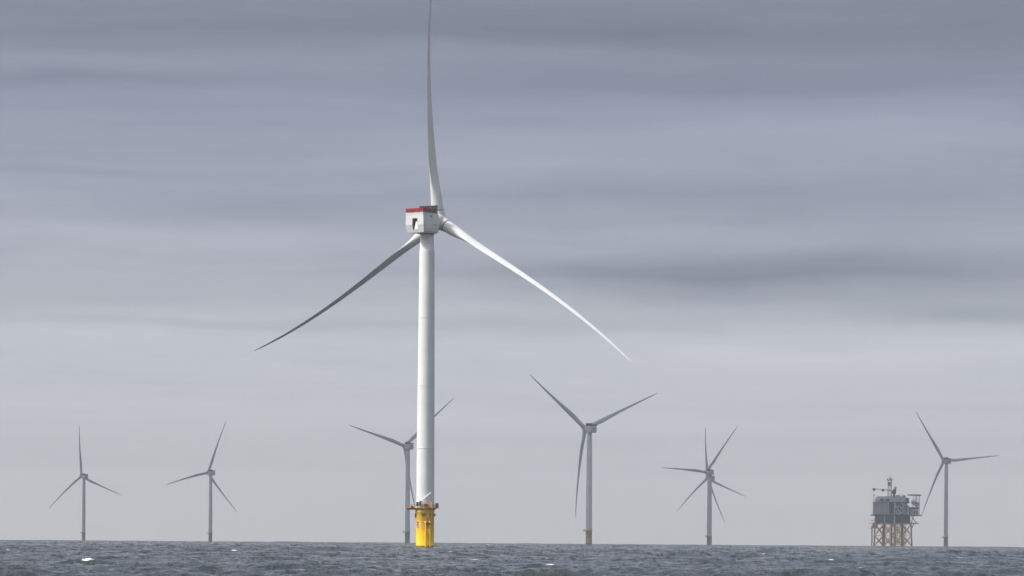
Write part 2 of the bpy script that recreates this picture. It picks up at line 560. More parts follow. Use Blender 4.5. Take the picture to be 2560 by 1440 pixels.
# nacelle shell, axes: x = across, y = upwind, z up from the hub height
def nacelle_shell():
    mb = MB()
    prof = [(-3.6, -2.0), (-3.92, -1.5), (-4.1, -.4), (-4.22, 1.6), (-4.15, 4.0), (-4.05, 5.35), (-3.85, 5.55),
            (3.85, 5.55), (4.05, 5.35), (4.15, 4.0), (4.22, 1.6), (4.1, -.4), (3.92, -1.5), (3.6, -2.0)]
    n = len(prof)

    def rear(z):
        return -8.15 + .0 * z + max(0, .9 - z) * .27

    def ring(f, s=1.0):
        return [Vector((x * s, f(z), 1.6 + (z - 1.6) * s)) for x, z in prof]
    rings = [ring(rear), ring(lambda z: rear(z) + .25, 1.006), ring(lambda z: -2.6, 1.0), ring(lambda z: -2.55, .994), ring(lambda z: -2.45, .994), ring(lambda z: -2.4, 1.0),
             ring(lambda z: 1.4 + .1 * math.sin(z), 1.0), ring(lambda z: 2.1, .955)]
    for a, b in zip(rings[:-1], rings[1:]):
        mb.add(a + b, [(i, n + i, n + (i + 1) % n, (i + 1) % n) for i in range(n)])
    mb.add(rings[-1], [tuple(range(n - 1, -1, -1))])
    # rear wall with an open hatch: a grid of quads around the opening
    hx0, hx1, hz0, hz1 = -1.05, 1.35, -.95, 3.35
    zs = sorted({-2.0, -1.5, hz0, -.4, .9, 1.6, hz1, 4.0, 5.35, 5.55})

    def half(z):
        return np.interp(z, [-2.0, -1.5, -.4, 1.6, 4, 5.35, 5.55], [3.6, 3.92, 4.1, 4.22, 4.15, 4.05, 3.85])
    for z0, z1 in zip(zs[:-1], zs[1:]):
        xs0 = [-half(z0), hx0, hx1, half(z0)]
        xs1 = [-half(z1), hx0, hx1, half(z1)]
        for q in range(3):
            if q == 1 and z0 >= hz0 - 1e-6 and z1 <= hz1 + 1e-6:
                continue
            mb.add([(xs0[q], rear(z0), z0), (xs0[q + 1], rear(z0), z0), (xs1[q + 1], rear(z1), z1), (xs1[q], rear(z1), z1)], [(0, 1, 2, 3)])
    return mb, (hx0, hx1, hz0, hz1, rear)


def recess_mb(h):
    hx0, hx1, hz0, hz1, rear = h
    mb = MB()
    dp = 2.4
    a = [(hx0, rear(hz0), hz0), (hx1, rear(hz0), hz0), (hx1, rear(hz1), hz1), (hx0, rear(hz1), hz1)]
    b = [(x, -8.15 + dp, z) for x, y, z in a]
    mb.add(a + b, [(i, 4 + i, 4 + (i + 1) % 4, (i + 1) % 4) for i in range(4)])
    mb.add(b, [(0, 1, 2, 3)])
    return mb


def sunlit_wedge_mb():
    """the sunlit wedge inside the hatch, put in as a white panel at the right"""
    f, b = -7.75, -7.6
    out = [(-.35, -.9), (1.3, -.9), (1.22, 1.2), (.75, 2.2), (.35, 2.2)]
    vs = [(x, f, z) for x, z in out] + [(x, b, z) for x, z in out]
    n = len(out)
    return MB().add(vs, [tuple(range(n)), tuple(range(2 * n - 1, n - 1, -1))] + [(i, i + n, (i + 1) % n + n, (i + 1) % n) for i in range(n)])


def drum_mb():
    m = MB().lathe([(3.0, 1.9), (3.3, 2.1), (3.35, 2.4), (3.35, 4.0), (3.2, 4.4), (2.8, 4.6)], 40, 'Y')
    m.v = [(x, y, z + 2.25) for x, y, z in m.v]
    return m


def hub_mb():
    mb = MB()
    mb.lathe([(2.7, -3.0), (3.1, -2.7), (3.35, -1.5), (3.4, -.2), (3.3, 1.1), (2.9, 2.3), (2.2, 3.1), (1.2, 3.55), (.15, 3.7)], 40, 'Y')
    return mb


def stub_mb():
    return MB().lathe([(2.75, 1.2), (2.6, 3.2), (2.42, 3.75), (2.36, 4.05)], 32)


def collar_mb():
    return MB().lathe([(2.24, 4.0), (2.4, 4.04), (2.4, 4.22), (2.24, 4.28)], 32)


def tower_prof(hubz):
    top = hubz - 5.55
    return [(3.44, 15.5), (3.42, 30), (3.3, 55), (3.1, 85), (2.92, top - 7.0), (2.86, top - 5.9), (2.74, top - 5.7), (2.58, top - 1.3), (2.5, top - 1.1), (2.5, top + .25)]


def collar_ring(r, z):
    return MB().lathe([(r - .02, z - .16), (r + .055, z - .13), (r + .055, z + .13), (r - .02, z + .16)], 48)


SHARED = {}


def shared(key, make, mat):
    if key not in SHARED:
        SHARED[key] = make().mesh(key.split('yellow')[0].split('faded')[0].split('tan_')[0], mat)
    return SHARED[key]


NAC_MB, HATCH = nacelle_shell()


def ring_rail(r, z0, h, a0, a1, posts, pr=.045, rr=.035):
    mb = MB()
    pts = [(r * math.cos(a0 + (a1 - a0) * i / posts), r * math.sin(a0 + (a1 - a0) * i / posts)) for i in range(posts + 1)]
    for x, y in pts:
        mb.tube((x, y, z0), (x, y, z0 + h), pr, n=5)
    for f in (.38, .7, 1.0):
        mb.pipe([(x, y, z0 + h * f) for x, y in pts], rr, 5)
    return mb


def curved_panel(r, a0, a1, z0, z1, th=.06, n=6):
    mb = MB()
    vs = []
    for rr in (r, r + th):
        for z in (z0, z1):
            for i in range(n + 1):
                a = a0 + (a1 - a0) * i / n
                vs.append((rr * math.cos(a), rr * math.sin(a), z))
    m = n + 1
    fs = []
    for i in range(n):
        fs += [(2 * m + i, 2 * m + i + 1, 3 * m + i + 1, 3 * m + i), (i, m + i, m + i + 1, i + 1),
               (i, i + 1, 2 * m + i + 1, 2 * m + i), (m + i, 3 * m + i, 3 * m + i + 1, m + i + 1)]
    fs += [(0, 2 * m, 3 * m, m), (n, m + n, 3 * m + n, 2 * m + n)]
    return mb.add(vs, fs)


def turbine(label, dist, tx, hubz, yaw, phi, tilt, overhang, blade, near=False, cone=0.0, base=None):
    """dist is the depth in front of the boat, tx the sideways offset of the tower"""
    root = thing('wind_turbine', (tx, dist, -dist ** 2 / (2 * EARTH)), label, 'wind turbine', 'offshore wind turbines')
    # --- foundation and tower
    base = base or M_YEL
    tp = link('transition_piece', shared('transition_piece' + base.name, lambda: MB().lathe(
        [(3.5, -4), (3.5, 1.2), (3.46, 1.3), (3.46, 13.6), (3.6, 13.7), (3.6, 14.1), (3.46, 14.2), (3.46, 15.05)], 64), base), root)
    link('splash_zone', shared('splash_zone', lambda: MB().lathe([(3.51, -4), (3.53, -3.9), (3.53, .6), (3.51, .8)], 64, close=False), M_WEED), tp)
    tw = link('tower', MB().lathe(tower_prof(hubz), 64).mesh('tower', M_TOWER), root)
    for z, r in ((38, 3.385), (62, 3.256), (88, 3.077)):
        link('flange_ring', collar_ring(r, z).mesh('flange_ring', M_JOINT), tw)
    # --- work platform
    if 'deck' not in SHARED:
        mb = MB().lathe([(3.5, 15.05), (4.4, 15.05), (4.4, 15.4), (3.42, 15.4)], 40, smooth=False, close=False)
        mb.box(-7.0, -3.9, -2.2, 2.2, 15.06, 15.39)
        SHARED['deck'] = mb.mesh('work_platform', M_DECK)
        mb = MB().lathe([(4.402, 15.1), (4.5, 15.1), (4.5, 15.5), (4.402, 15.5)], 40, smooth=False, close=False)
        mb.box(-7.1, -4.2, -2.32, -2.202, 15.1, 15.5).box(-7.1, -4.2, 2.202, 2.32, 15.1, 15.5).box(-7.12, -7.002, -2.2, 2.2, 15.1, 15.5)
        SHARED['toe'] = mb.mesh('toe_board', M_YDK)
        rl = ring_rail(4.4, 15.4, 1.15, -2.65, 2.65, 24)
        pts = [(-4.2, 2.15), (-5.2, 2.15), (-6.1, 2.15), (-6.95, 2.15), (-6.95, .7), (-6.95, -.7), (-6.95, -2.15), (-6.1, -2.15), (-5.2, -2.15), (-4.2, -2.15)]
        for x, y in pts:
            rl.tube((x, y, 15.4), (x, y, 16.55), .045, n=5)
        for f in (.45, .8, 1.15):
            rl.pipe([(x, y, 15.4 + f) for x, y in pts], .035, 5)
        SHARED['rail'] = rl.mesh('railing', M_YDK)
        vs = [(3.45, -.07, 14.35), (4.35, -.07, 15.04), (3.45, -.07, 15.04), (3.45, .07, 14.35), (4.35, .07, 15.04), (3.45, .07, 15.04)]
        SHARED['kb'] = MB().add(vs, [(0, 1, 2), (3, 5, 4), (0, 3, 4, 1), (1, 4, 5, 2), (2, 5, 3, 0)]).mesh('support_bracket', M_RUST)
        SHARED['beam'] = MB().box(-6.9, -3.5, -.125, .125, 14.55, 15.05).mesh('support_beam', M_RUST)
    wp = link('work_platform', SHARED['deck'], root)
    link('toe_board', SHARED['toe'], wp)
    link('railing', SHARED['rail'], wp)
    if near:
        for i in range(12):
            link('support_bracket', SHARED['kb'], wp, Matrix.Rotation(2 * math.pi * i / 12 + .1, 4, 'Z'))
    for y in (-1.5, 1.5):
        link('support_beam', SHARED['beam'], wp, Matrix.Translation((0, y, 0)))
    # --- boat landing: two fender tubes, ladder and rest platform, towards the camera and a little right
    if 'fender' not in SHARED:
        SHARED['fender'] = MB().tube((0, 0, -3), (0, 0, 9.4), .30, n=12).tube((0, 0, 9.4), (0, .95, 10.0), .30, .26, n=12).tube((0, 1.2, 1.8), (0, 0, 1.8), .2, n=8).tube(
            (0, 1.2, 5.5), (0, 0, 5.5), .2, n=8).mesh('fender_tube', M_YEL)
        lad = MB().tube((-.28, 0, -2), (-.28, 0, 15.0), .06, n=6).tube((.28, 0, -2), (.28, 0, 15.0), .06, n=6)
        for k in range(42):
            lad.tube((-.28, 0, -1.9 + .4 * k), (.28, 0, -1.9 + .4 * k), .03, n=5)
        SHARED['ladder'] = lad.mesh('ladder', M_YDK)
        rp = MB().box(-.9, .9, -.7, .75, 8.9, 9.05)
        for x in (-.87, 0, .87):
            rp.tube((x, -.67, 9.05), (x, -.67, 10.15), .05, n=5)
        for z in (9.6, 10.15):
            rp.pipe([(-.87, .7, z), (-.87, -.67, z), (.87, -.67, z), (.87, .7, z)], .045, 5)
        rp.box(-.85, .85, -.66, -.6, 9.06, 9.55)
        SHARED['rest'] = rp.mesh('rest_platform', M_RUST)
    az = (-90 + 15) * D
    R = Matrix.Rotation(az + math.pi / 2, 4, 'Z')
    fk = 'fender' + base.name
    if fk not in SHARED:
        SHARED[fk] = SHARED['fender'].copy()
        SHARED[fk].materials[0] = base
    for dx in (-.85, .85):
        link('fender_tube', SHARED[fk], tp, R @ Matrix.Translation((dx, -4.55, 0)))
    link('ladder', SHARED['ladder'], tp, R @ Matrix.Translation((0, -3.95, 0)))
    link('rest_platform', SHARED['rest'], tp, R @ Matrix.Translation((0, -4.2, 0)))
    # --- nacelle
    sy, cy = math.sin(yaw * D), math.cos(yaw * D)
    N0 = Matrix(((cy, sy, 0, 0), (-sy, cy, 0, 0), (0, 0, 1, hubz - 3.3), (0, 0, 0, 1)))
    nac = link('nacelle', shared('nacelle', lambda: NAC_MB, M_NAC), root, N0)
    link('hatch_recess', shared('hatch_recess', lambda: recess_mb(HATCH), M_INNER), nac)
    link('hatch_sunlit_wedge', shared('hatch_sunlit_wedge', sunlit_wedge_mb, M_WHITE), nac)  # sunlit part of the recess, built in as a white panel
    link('generator_drum', shared('generator_drum', drum_mb, M_NAC), nac)
    link('yaw_ring', shared('yaw_ring', lambda: MB().lathe([(2.75, -2.4), (2.85, -2.35), (2.85, -2.01), (2.6, -1.99)], 40), M_SEAL), nac)
    if 'cooler' not in SHARED:
        c = MB()
        ZT = 8.75
        for x in (-4.05, -2.7, -1.35, 0, 1.35, 2.7, 4.05):
            c.box(x - .09, x + .09, .55, .95, 5.5, ZT - .3)
        c.box(-4.2, 4.2, .45, 1.05, ZT - .3, ZT).box(-4.2, 4.2, .5, 1.0, 5.6, 5.85)
        SHARED['cooler'] = c.mesh('cooler_frame', M_DARK)
        k = MB().box(-.58, .58, -.13, .13, 5.86, ZT - .34)
        for i in range(8):
            k.box(-.58, .58, -.18, -.135, 5.95 + i * .33, 6.08 + i * .33)
        SHARED['core'] = k.mesh('cooler_panel', M_MESH)
        f = MB()
        w = .96
        f.box(-w, w, -.03, .03, .28, 1.45)
        for x in (-w, 0, w):
            f.box(x - .045, x + .045, -.07, .07, 0, 1.52)
        f.box(-w, w, -.06, .06, 1.42, 1.54)
        SHARED['panel'] = f.mesh('fence_panel', M_RED)
        f = MB()
        for x in (-w, -.32, .32, w):
            f.box(x - .06, x + .06, -.07, .07, 0, 1.6)
        for k in range(4):
            f.box(-w, w, -.04, .04, .15 + .38 * k, .40 + .38 * k)
        SHARED['shaded_slats'] = f.mesh('fence_panel', M_MESH)  # dark brown-red stands for the red side fence in shade
        SHARED['tab'] = MB().box(-.16, .16, -.1, .1, 4.95, 5.62).mesh('fence_bracket', M_WHITE)
        dk = MB().box(-4.1, 4.1, -8.25, .4, 5.562, 5.66)
        SHARED['hoist'] = dk.mesh('hoist_deck', M_DECK)
    link('hoist_deck', SHARED['hoist'], nac)
    link('cooler_frame', SHARED['cooler'], nac)
    for x in (-3.375, -2.025, -.675, .675, 2.025, 3.375):
        link('cooler_panel', SHARED['core'], nac, Matrix.Translation((x, .75, 0)))
    for x in (-3.03, -1.01, 1.01, 3.03):
        link('fence_panel', SHARED['panel'], nac, Matrix.Translation((x, -8.2, 5.6)))
    for sgn in (-1, 1):
        for k, y in enumerate((-7.15, -5.2, -3.25, -1.3)):
            link('fence_panel', SHARED['panel' if k == 0 else 'shaded_slats'], nac, Matrix.Translation((sgn * 4.12, y, 5.6)) @ Matrix.Rotation(math.pi / 2, 4, 'Z'))
    if near:
        for sgn in (-1, 1):
            pts = [(3.87, -1.45), (4.1, -.4), (4.22, 1.6), (4.15, 4.0), (4.06, 5.3)]
            sm = MB()
            for (xa, za), (xb, zb) in zip(pts[:-1], pts[1:]):
                sm.tube((sgn * xa, -2.5, za), (sgn * xb, -2.5, zb), .05, n=6)
            obj('panel_seam', sm, M_GREY, nac)
            for y, z in ((-3.4, 4.3), (-.6, 1.2)):
                obj('vent_louvre', MB().box(sgn * 4.19 - .06, sgn * 4.19 + .06, y - .3, y + .3, z - .22, z + .22).box(sgn * 4.27 - .03, sgn * 4.27 + .03, y - .34, y + .34, z + .2, z + .26), M_SEAL, nac)
        for i in range(9):
            link('fence_bracket', SHARED['tab'], nac, Matrix.Translation((-3.8 + .95 * i, -8.2, 0)))
        for i in range(9):
            for sgn in (-1, 1):
                link('fence_bracket', SHARED['tab'], nac, Matrix.Translation((sgn * 4.2, -7.7 + .98 * i, 0)) @ Matrix.Rotation(math.pi / 2, 4, 'Z'))
        for y in (-6.2, -4.6, -2.2):
            obj('equipment_box', MB().box(-1.2, .2, y - .5, y + .5, 5.66, 6.9).box(-1.0, 0, y - .3, y + .3, 6.9, 7.0), M_GREY, nac)
        for x, y, z0, z1 in ((2.6, -1.2, 5.66, 9.5), (3.4, .7, 8.8, 9.7), (-3.4, .7, 8.8, 9.6)):
            obj('antenna_rod', MB().tube((x, y, z0), (x, y, z1), .06, n=6).tube((x, y, z1 - .2), (x, y, z1 + .05), .1, n=6), M_GREY, nac)
    # --- hub and blades
    st, ct = math.sin(tilt * D), math.cos(tilt * D)
    n = Vector((sy * ct, cy * ct, st))
    r = Vector((cy, -sy, 0))
    u = r.cross(n)
    hc = Vector((overhang * sy, overhang * cy, hubz))
    HM = Matrix(((r.x, n.x, u.x, hc.x), (r.y, n.y, u.y, hc.y), (r.z, n.z, u.z, hc.z), (0, 0, 0, 1)))
    hub = link('hub', shared('hub', hub_mb, M_NAC), root, HM)
    for k in range(3):
        a = phi * D + k * 2 * math.pi / 3
        b0 = r * math.cos(a) + u * math.sin(a)
        e = -r * math.sin(a) + u * math.cos(a)
        bdir = b0 * math.cos(cone * D) + n * math.sin(cone * D)
        nb = n * math.cos(cone * D) - b0 * math.sin(cone * D)
        BM = Matrix(((e.x, nb.x, bdir.x, hc.x), (e.y, nb.y, bdir.y, hc.y), (e.z, nb.z, bdir.z, hc.z), (0, 0, 0, 1)))
        bl = link('blade', blade, root, BM)
        link('blade_collar', shared('blade_collar', collar_mb, M_SEAL), bl)
        link('blade_socket', shared('blade_socket', stub_mb, M_NAC), hub, HM.inverted() @ BM)
    return root, tp, wp


BL_NEAR = blade_mesh(77 * D, 8.6, 3.0, 103.2)
BL_FAR = blade_mesh(5 * D, -6.3, 2.4)

main, main_tp, main_wp = turbine('large white wind turbine on a bright yellow foundation, the nearest of all', 1531, -33.3, 125.47, 35.0, -27.85, 4.0, 7.38, BL_NEAR, True, -1.75)
main['group'] = 'offshore wind turbines'

# equipment of the near turbine's work platform and foundation
P15 = 15.4
dv = obj('davit_crane', MB().tube((0, 0, P15), (0, 0, P15 + 2.3), .16, n=10).tube((-.1, 0, P15 + 1.9), (-.1, 0, P15 + 2.5), .3, n=10), M_DARK, main_wp, Matrix.Translation((-1.5, -4.1, 0)))
obj('crane_boom', MB().tube((-.15, 0, P15 + 2.3), (3.75, .1, P15 + 5.6), .24, .17, n=8).tube((3.75, .1, P15 + 5.6), (3.9, .1, P15 + 5.3), .2, n=8), M_WHITE, dv)
obj('lamp_post', MB().pipe([(-2.1, -4.0, P15), (-2.1, -4.0, P15 + 3.4), (-2.25, -4.0, P15 + 3.9), (-2.6, -4.0, P15 + 4.1), (-3.0, -4.0, P15 + 4.0)], .055, 6).box(-3.2, -2.8, -4.1, -3.9, P15 + 3.86, P15 + 4.0), M_GREY, main_wp)
for x in (-2.9, -1.95):
    obj('control_cabinet', MB().box(x - .42, x + .42, -4.0, -3.5, P15 + .5, P15 + 2.0).box(x - .08, x + .08, -3.85, -3.65, P15, P15 + .5).box(x - .46, x + .46, -4.06, -3.44, P15 + 2.0, P15 + 2.06), M_DARK, main_wp)
obj('equipment_crate', MB().box(-.35, 1.0, -4.6, -3.7, P15 + .25, P15 + 1.35).box(-.3, .95, -4.65, -4.605, P15 + .75, P15 + .85).box(-.25, .0, -4.35, -3.9, P15, P15 + .25).box(.65, .9, -4.35, -3.9, P15, P15 + .25), M_RUST, main_wp)
obj('orange_locker', MB().box(1.7, 2.7, -4.0, -3.1, P15, P15 + 2.4).box(1.65, 2.75, -4.05, -3.05, P15 + 2.4, P15 + 2.5).tube((2.2, -3.6, P15 + 2.5), (2.2, -3.6, P15 + 3.3), .06, n=6).box(2.0, 2.4, -3.75, -3.45, P15 + 3.1, P15 + 3.4), paint('faded_orange', (.62, .36, .22), .6), main_wp)
obj('buoy_canister', MB().lathe([(.15, 0), (.62, .08), (.68, .3), (.68, 1.7), (.6, 1.95), (.2, 2.05)], 20), paint('canister_grey', (.16, .17, .17), .5), main_wp, Matrix.Translation((4.5, -1.1, P15 - .3)))
obj('red_lifebuoy_box', MB().box(-5.4, -4.5, -2.5, -2.33, P15 - .2, P15 + .55).box(-5.45, -4.45, -2.52, -2.32, P15 + .55, P15 + .6), M_RED, main_wp)
M_PALE = paint('pale_red', (.5, .2, .16), .6)
obj('toe_board_section', MB().box(-2.2, -.6, -4.64, -4.54, P15 - .25, P15 + .05), M_PALE, main_wp)
obj('toe_board_section', MB().box(2.0, 3.4, -4.3, -4.18, P15 - .25, P15 + .05), M_PALE, main_wp)


def on_tp(az_deg, z, mb_fn, name, mat):
    return obj(name, mb_fn(), mat, main_tp, Matrix.Rotation(az_deg * D, 4, 'Z') @ Matrix.Translation((0, 0, z)))


AZS = -90 - 58          # the sign wraps round the left flank
sg = obj('sign_panel', curved_panel(3.47, (AZS - 8) * D, (AZS + 14) * D, 8.2, 10.1), M_ORANGE, main_tp)
obj('sign_lettering', curved_panel(3.535, (AZS - 5) * D, (AZS + 11) * D, 9.42, 9.86, .015), M_TEXT, sg)
obj('sign_lettering', curved_panel(3.535, (AZS - 5) * D, (AZS + 11) * D, 8.62, 8.98, .015), M_TEXT, sg)
sg2 = obj('grey_sign_panel', curved_panel(3.47, (AZS - 8) * D, (AZS + 14) * D, 7.45, 8.1), M_GREY, main_tp)
obj('sign_lettering', curved_panel(3.535, (AZS - 5) * D, (AZS + 11) * D, 7.66, 7.88, .015), M_DARK, sg2)
sg3 = obj('white_sign_strip', curved_panel(3.47, (AZS + 18) * D, (AZS + 30) * D, 8.35, 10.1), paint('cream_sign', (.80, .68, .5), .5), main_tp)
for z in (9.4, 8.55):
    obj('sign_lettering', curved_panel(3.535, (AZS + 22) * D, (AZS + 27) * D, z, z + .38, .015), M_DARK, sg3)
for az, z0, z1, da, depth in ((-97, 12.3, 13.05, 13, .3), (-107, 12.2, 13.2, 4, .45), (-60, 12.3, 12.9, 5, .25), (-172, 11.6, 13.2, 5, .5), (-3, 12.1, 13.1, 5, .5),
                              (-72, 10.5, 11.1, 3, .3), (-48, 8.7, 9.2, 4, .2), (-63, 11.2, 11.7, 2, .25)):
    obj('cable_bracket', curved_panel(3.47, (az - da) * D, (az + da) * D, z0, z1, depth), M_RUST, main_tp)
obj('cable_hatch', curved_panel(3.47, -61 * D, -49 * D, 6.5, 7.7, .12).box(1.55, 2.1, -3.25, -3.0, 7.6, 7.75), M_RUST, main_tp)
obj('hand_rail', MB().pipe([(1.2, -3.6, 8.0), (2.6, -2.75, 9.1), (3.3, -1.9, 9.4)], .09, 6), M_YDK, main_tp)
obj('cable_pipe', MB().pipe([(1.55, -3.35, 6.2), (1.55, -3.35, 15.0)], .12, 8).pipe([(2.35, -2.85, 10.2), (2.35, -2.85, 14.9)], .1, 8), M_YEL, main_tp)
obj('cable_pipe', MB().pipe([(-3.62, -.75, 11.0), (-3.62, -.75, 15.0)], .08, 6), M_DARK, main_tp)

FAR = [  # label, distance, tower offset, hub height, yaw, azimuth of the first blade, tilt, overhang
    ('pale hazy wind turbine alone at the far left with one blade pointing straight up', 7778, -833.1, 125.06, -41.8, 99.5, 5.5, 8.9),
    ('pale hazy wind turbine whose top blade leans right, second turbine from the left', 7371, -555.9, 126.9, -40.1, 73.4, 6.2, 8.9),
    ('grey wind turbine standing half hidden behind the big white tower', 5557, -145.4, 134.8, -33.3, 43.8, 6.4, 8.8),
    ('dark grey wind turbine with a Y-shaped rotor, largest of the turbines in the background', 4432, 85.1, 128.8, -33.2, 24.65, 6.2, 8.9),
    ('front turbine of the overlapping pair, one blade left and one up to the right', 7024, 345.5, 127.9, -31.5, 55.8, 6.5, 9.0),
    ('rear turbine of the overlapping pair, its tower hidden behind the front one', 7633, 377.7, 127.4, -37.2, 100.4, 5.1, 9.0),
    ('grey wind turbine standing just right of the offshore substation', 6548, 710.2, 140.5, -22.1, 5.7, 3.7, 8.9)]
for (label, dist, tx, hz, yaw, phi, tilt, oh) in FAR:
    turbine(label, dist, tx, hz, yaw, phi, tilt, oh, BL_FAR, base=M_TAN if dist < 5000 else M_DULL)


# ------------------------------------------------------------------ offshore substation
def substation():
    dist = 5000.0
    X0 = ((2150 + 590 / 6.857) - 1280) / FOCAL * dist
    root = thing('offshore_substation', (X0, dist, -2.75), 'dark grey offshore transformer platform on a yellow lattice jacket near the right edge', 'offshore platform')
    c = math.sqrt(.5)
    # local axes: a runs left and away along the left face, b right and away along the right face; near corner at the origin
    RM = Matrix(((-c, c, 0, 0), (c, c, 0, 0), (0, 0, 1, 0), (0, 0, 0, 1)))
    LA, LB = 31.5, 32.5
    ZJ = 29.5

    def P(a, b, z):
        return RM @ Vector((a, b, z))

    def bx(mb, a0, a1, b0, b1, z0, z1):
        return mb.box(a0, a1, b0, b1, z0, z1, RM)

    # jacket: eight legs, X bracing in two storeys
    cols = [(0, 0), (LA * .5, 0), (LA, 0), (LA, LB * .5), (LA, LB), (LA * .5, LB), (0, LB), (0, LB * .5)]

    def leg_at(i, z):
        a, b = cols[i]
        k = 1 + .05 * (ZJ - z) / ZJ
        return P(LA / 2 + (a - LA / 2) * k, LB / 2 + (b - LB / 2) * k, z)
    for i in range(8):
        obj('leg', MB().tube(leg_at(i, -4), leg_at(i, ZJ), 1.5 if i == 0 else 1.05, 1.35 if i == 0 else .95, 10), M_JACK, root)
    zs = [1.5, 14.5, 28.5]
    for i in range(8):
        j = (i + 1) % 8
        for z0, z1 in zip(zs[:-1], zs[1:]):
            obj('cross_brace', MB().tube(leg_at(i, z0), leg_at(j, z1),   .56, n=7).tube(leg_at(i, z1), leg_at(j, z0), .56, n=7), M_JACK, root)
        obj('horizontal_brace', MB().tube(leg_at(i, 28.6), leg_at(j, 28.6), .5, n=7), M_JACK, root)
        if i % 2:
            obj('horizontal_brace', MB().tube(leg_at(i, 14.5), leg_at(j, 14.5), .3, n=7), M_JACK, root)
    for a, b in ((4, .5), (7.5, .5), (.5, 3.5), (.5, 6.5), (.5, 10), (10, 6), (.5, 20), (3, 9), (.5, 23)):
        obj('cable_tube', MB().tube(P(a, b, -3), P(a, b, ZJ), .32, n=7), M_JACK, root)
    obj('orange_riser', MB().tube(P(15.2, -.9, 21.5), P(15.2, -.9, 30), .95, n=10).tube(P(15.2, -.9, 17), P(15.2, -.9, 21.5), .4, n=8), paint('orange_steel', (.55, .14, .05), .6), root)
    # boat landing stage at the left corner
    st = MB()
    for a, b in ((LA + 5.5, 1.0), (LA + 7.5, 2.5)):
        st.tube(P(a, b, -3), P(a, b, 27), .5, n=8)
    for z in (6, 13, 20, 25):
        st.tube(P(LA + 5.5, 1, z), P(LA, 0, z), .3, n=6).tube(P(LA + 7.5, 2.5, z), P(LA + 5.5, 1, z), .3, n=6)
    obj('boat_landing', st, M_JACK, root)
    for z, a1 in ((23.2, 8.5), (29.0, 8.5), (33.0, 6.0)):
        mb = MB()
        bx(mb, LA - 3, LA + a1, -1.5, 4, z, z + .5)
        for k in range(5):
            mb.tube(P(LA - 3 + (a1 + 3) * k / 4, -1.5, z), P(LA - 3 + (a1 + 3) * k / 4, -1.5, z + 1.8), .09, n=5)
        mb.tube(P(LA - 3, -1.5, z + 1.8), P(LA + a1, -1.5, z + 1.8), .09, n=5)
        obj('access_platform', mb, M_JACK, root)
    mb = MB()
    bx(mb, LA - 1.8, LA + 3.4, -.9, 3, 23.8, 31)
    obj('winch_house', mb, M_JACK, root)
    # cellar deck
    mb = MB()
    bx(mb, .6, LA - .4, .6, LB - .8, 29.5, 39.2)
    obj('cellar_deck', mb, M_TOPD, root)
    for a, b in ((15.7, -.2), (.2, .2), (LA + .1, .2)):
        mb = MB()
        bx(mb, a - .55, a + .55, b - .45, b + .55, 29.4, 39.2)
        obj('deck_post', mb, M_TOPL, root)
    # main deck with walkways that overhang on both sides
    mb = MB()
    bx(mb, -.8, LA + 6.5, -.8, LB + 1.0, 39.2, 40.6)
    bx(mb, -.8, 10, LB + 1.0, LB + 20.5, 39.3, 40.5)
    dk = obj('main_deck', mb, M_TOPD, root)
    mb = MB()
    for k in range(16):
        a = -.7 + (LA + 7) * k / 15
        mb.tube(P(a, -.75, 40.6), P(a, -.75, 42.3), .09, n=5)
        b = -.7 + (LB + 20) * k / 15
        mb.tube(P(-.75, b, 40.6), P(-.75, b, 42.3), .09, n=5)
    mb.tube(P(-.75, -.75, 42.3), P(LA + 6.3, -.75, 42.3), .1, n=5).tube(P(-.75, -.75, 42.3), P(-.75, LB + 19.3, 42.3), .1, n=5)
    obj('railing', mb, M_TOPL, dk)
    # switchgear building on the left face: separate cladding panels, the last one dark and set back
    H0, H1 = 40.6, 56.2
    mb = MB()
    bx(mb, 1.2, LA + 4.6, 1.1, 16, H0, H1)
    bl = obj('switchgear_building', mb, M_TOPD, root)
    n = 6
    a0, a1 = 10.5, LA + 4.6
    for k in range(n):
        mb = MB()
        w = (a1 - a0) / n
        bx(mb, a0 + w * k + .06, a0 + w * (k + 1) - .06, .85, 1.09, H0 + .3, H1 - .2)
        obj('wall_panel', mb, M_TOPS, bl)
    for k in range(3):
        mb = MB()
        bx(mb, 1.6 + 2.9 * k, 4.3 + 2.9 * k, .9, 1.09, H0 + .4, H1 - 1.2)
        obj('louvre_door', mb, M_DARK if k == 1 else M_TOPD, bl)
    mb = MB()
    bx(mb, 9.9, 10.4, .5, 1.08, H0, H1 + .2)
    bx(mb, .2, 1.1, .4, 1.3, H0, H1 + 6)
    obj('corner_post', mb, M_TOPL, bl)
    # transformer hall on the right face
    mb = MB()
    bx(mb, 1.1, 20, 1.2, 13.2, H0, H1 - .6)
    tb = obj('transformer_hall', mb, M_TOPD, root)
    for k in range(4):
        mb = MB()
        bx(mb, .85, 1.09, 1.6 + 2.9 * k, 4.2 + 2.9 * k, H0 + .3, H1 - 1.4 - (k % 2) * 3)
        obj('wall_panel', mb, M_TOPS if k == 2 else M_TOPL, tb)
    for b, z, h in ((3, 46, 3), (6.5, 43, 2.4), (9.5, 47, 3.2)):
        mb = MB()
        bx(mb, .5, .84, b, b + 1.9, z, z + h)
        obj('ventilation_louvre', mb, M_TOPD, tb)
    mb = MB()
    bx(mb, 2.2, 20, 13.2, LB - 1.5, H0, 52.2)
    rb = obj('reactor_hall', mb, M_TOPD, root)
    for k in range(4):
        mb = MB()
        bx(mb, 1.95, 2.19, 13.6 + 4.3 * k, 17.5 + 4.3 * k, H0 + .3, 51.6)
        obj('wall_panel', mb, M_TOPL if k == 3 else M_TOPS, rb)
    mb = MB()
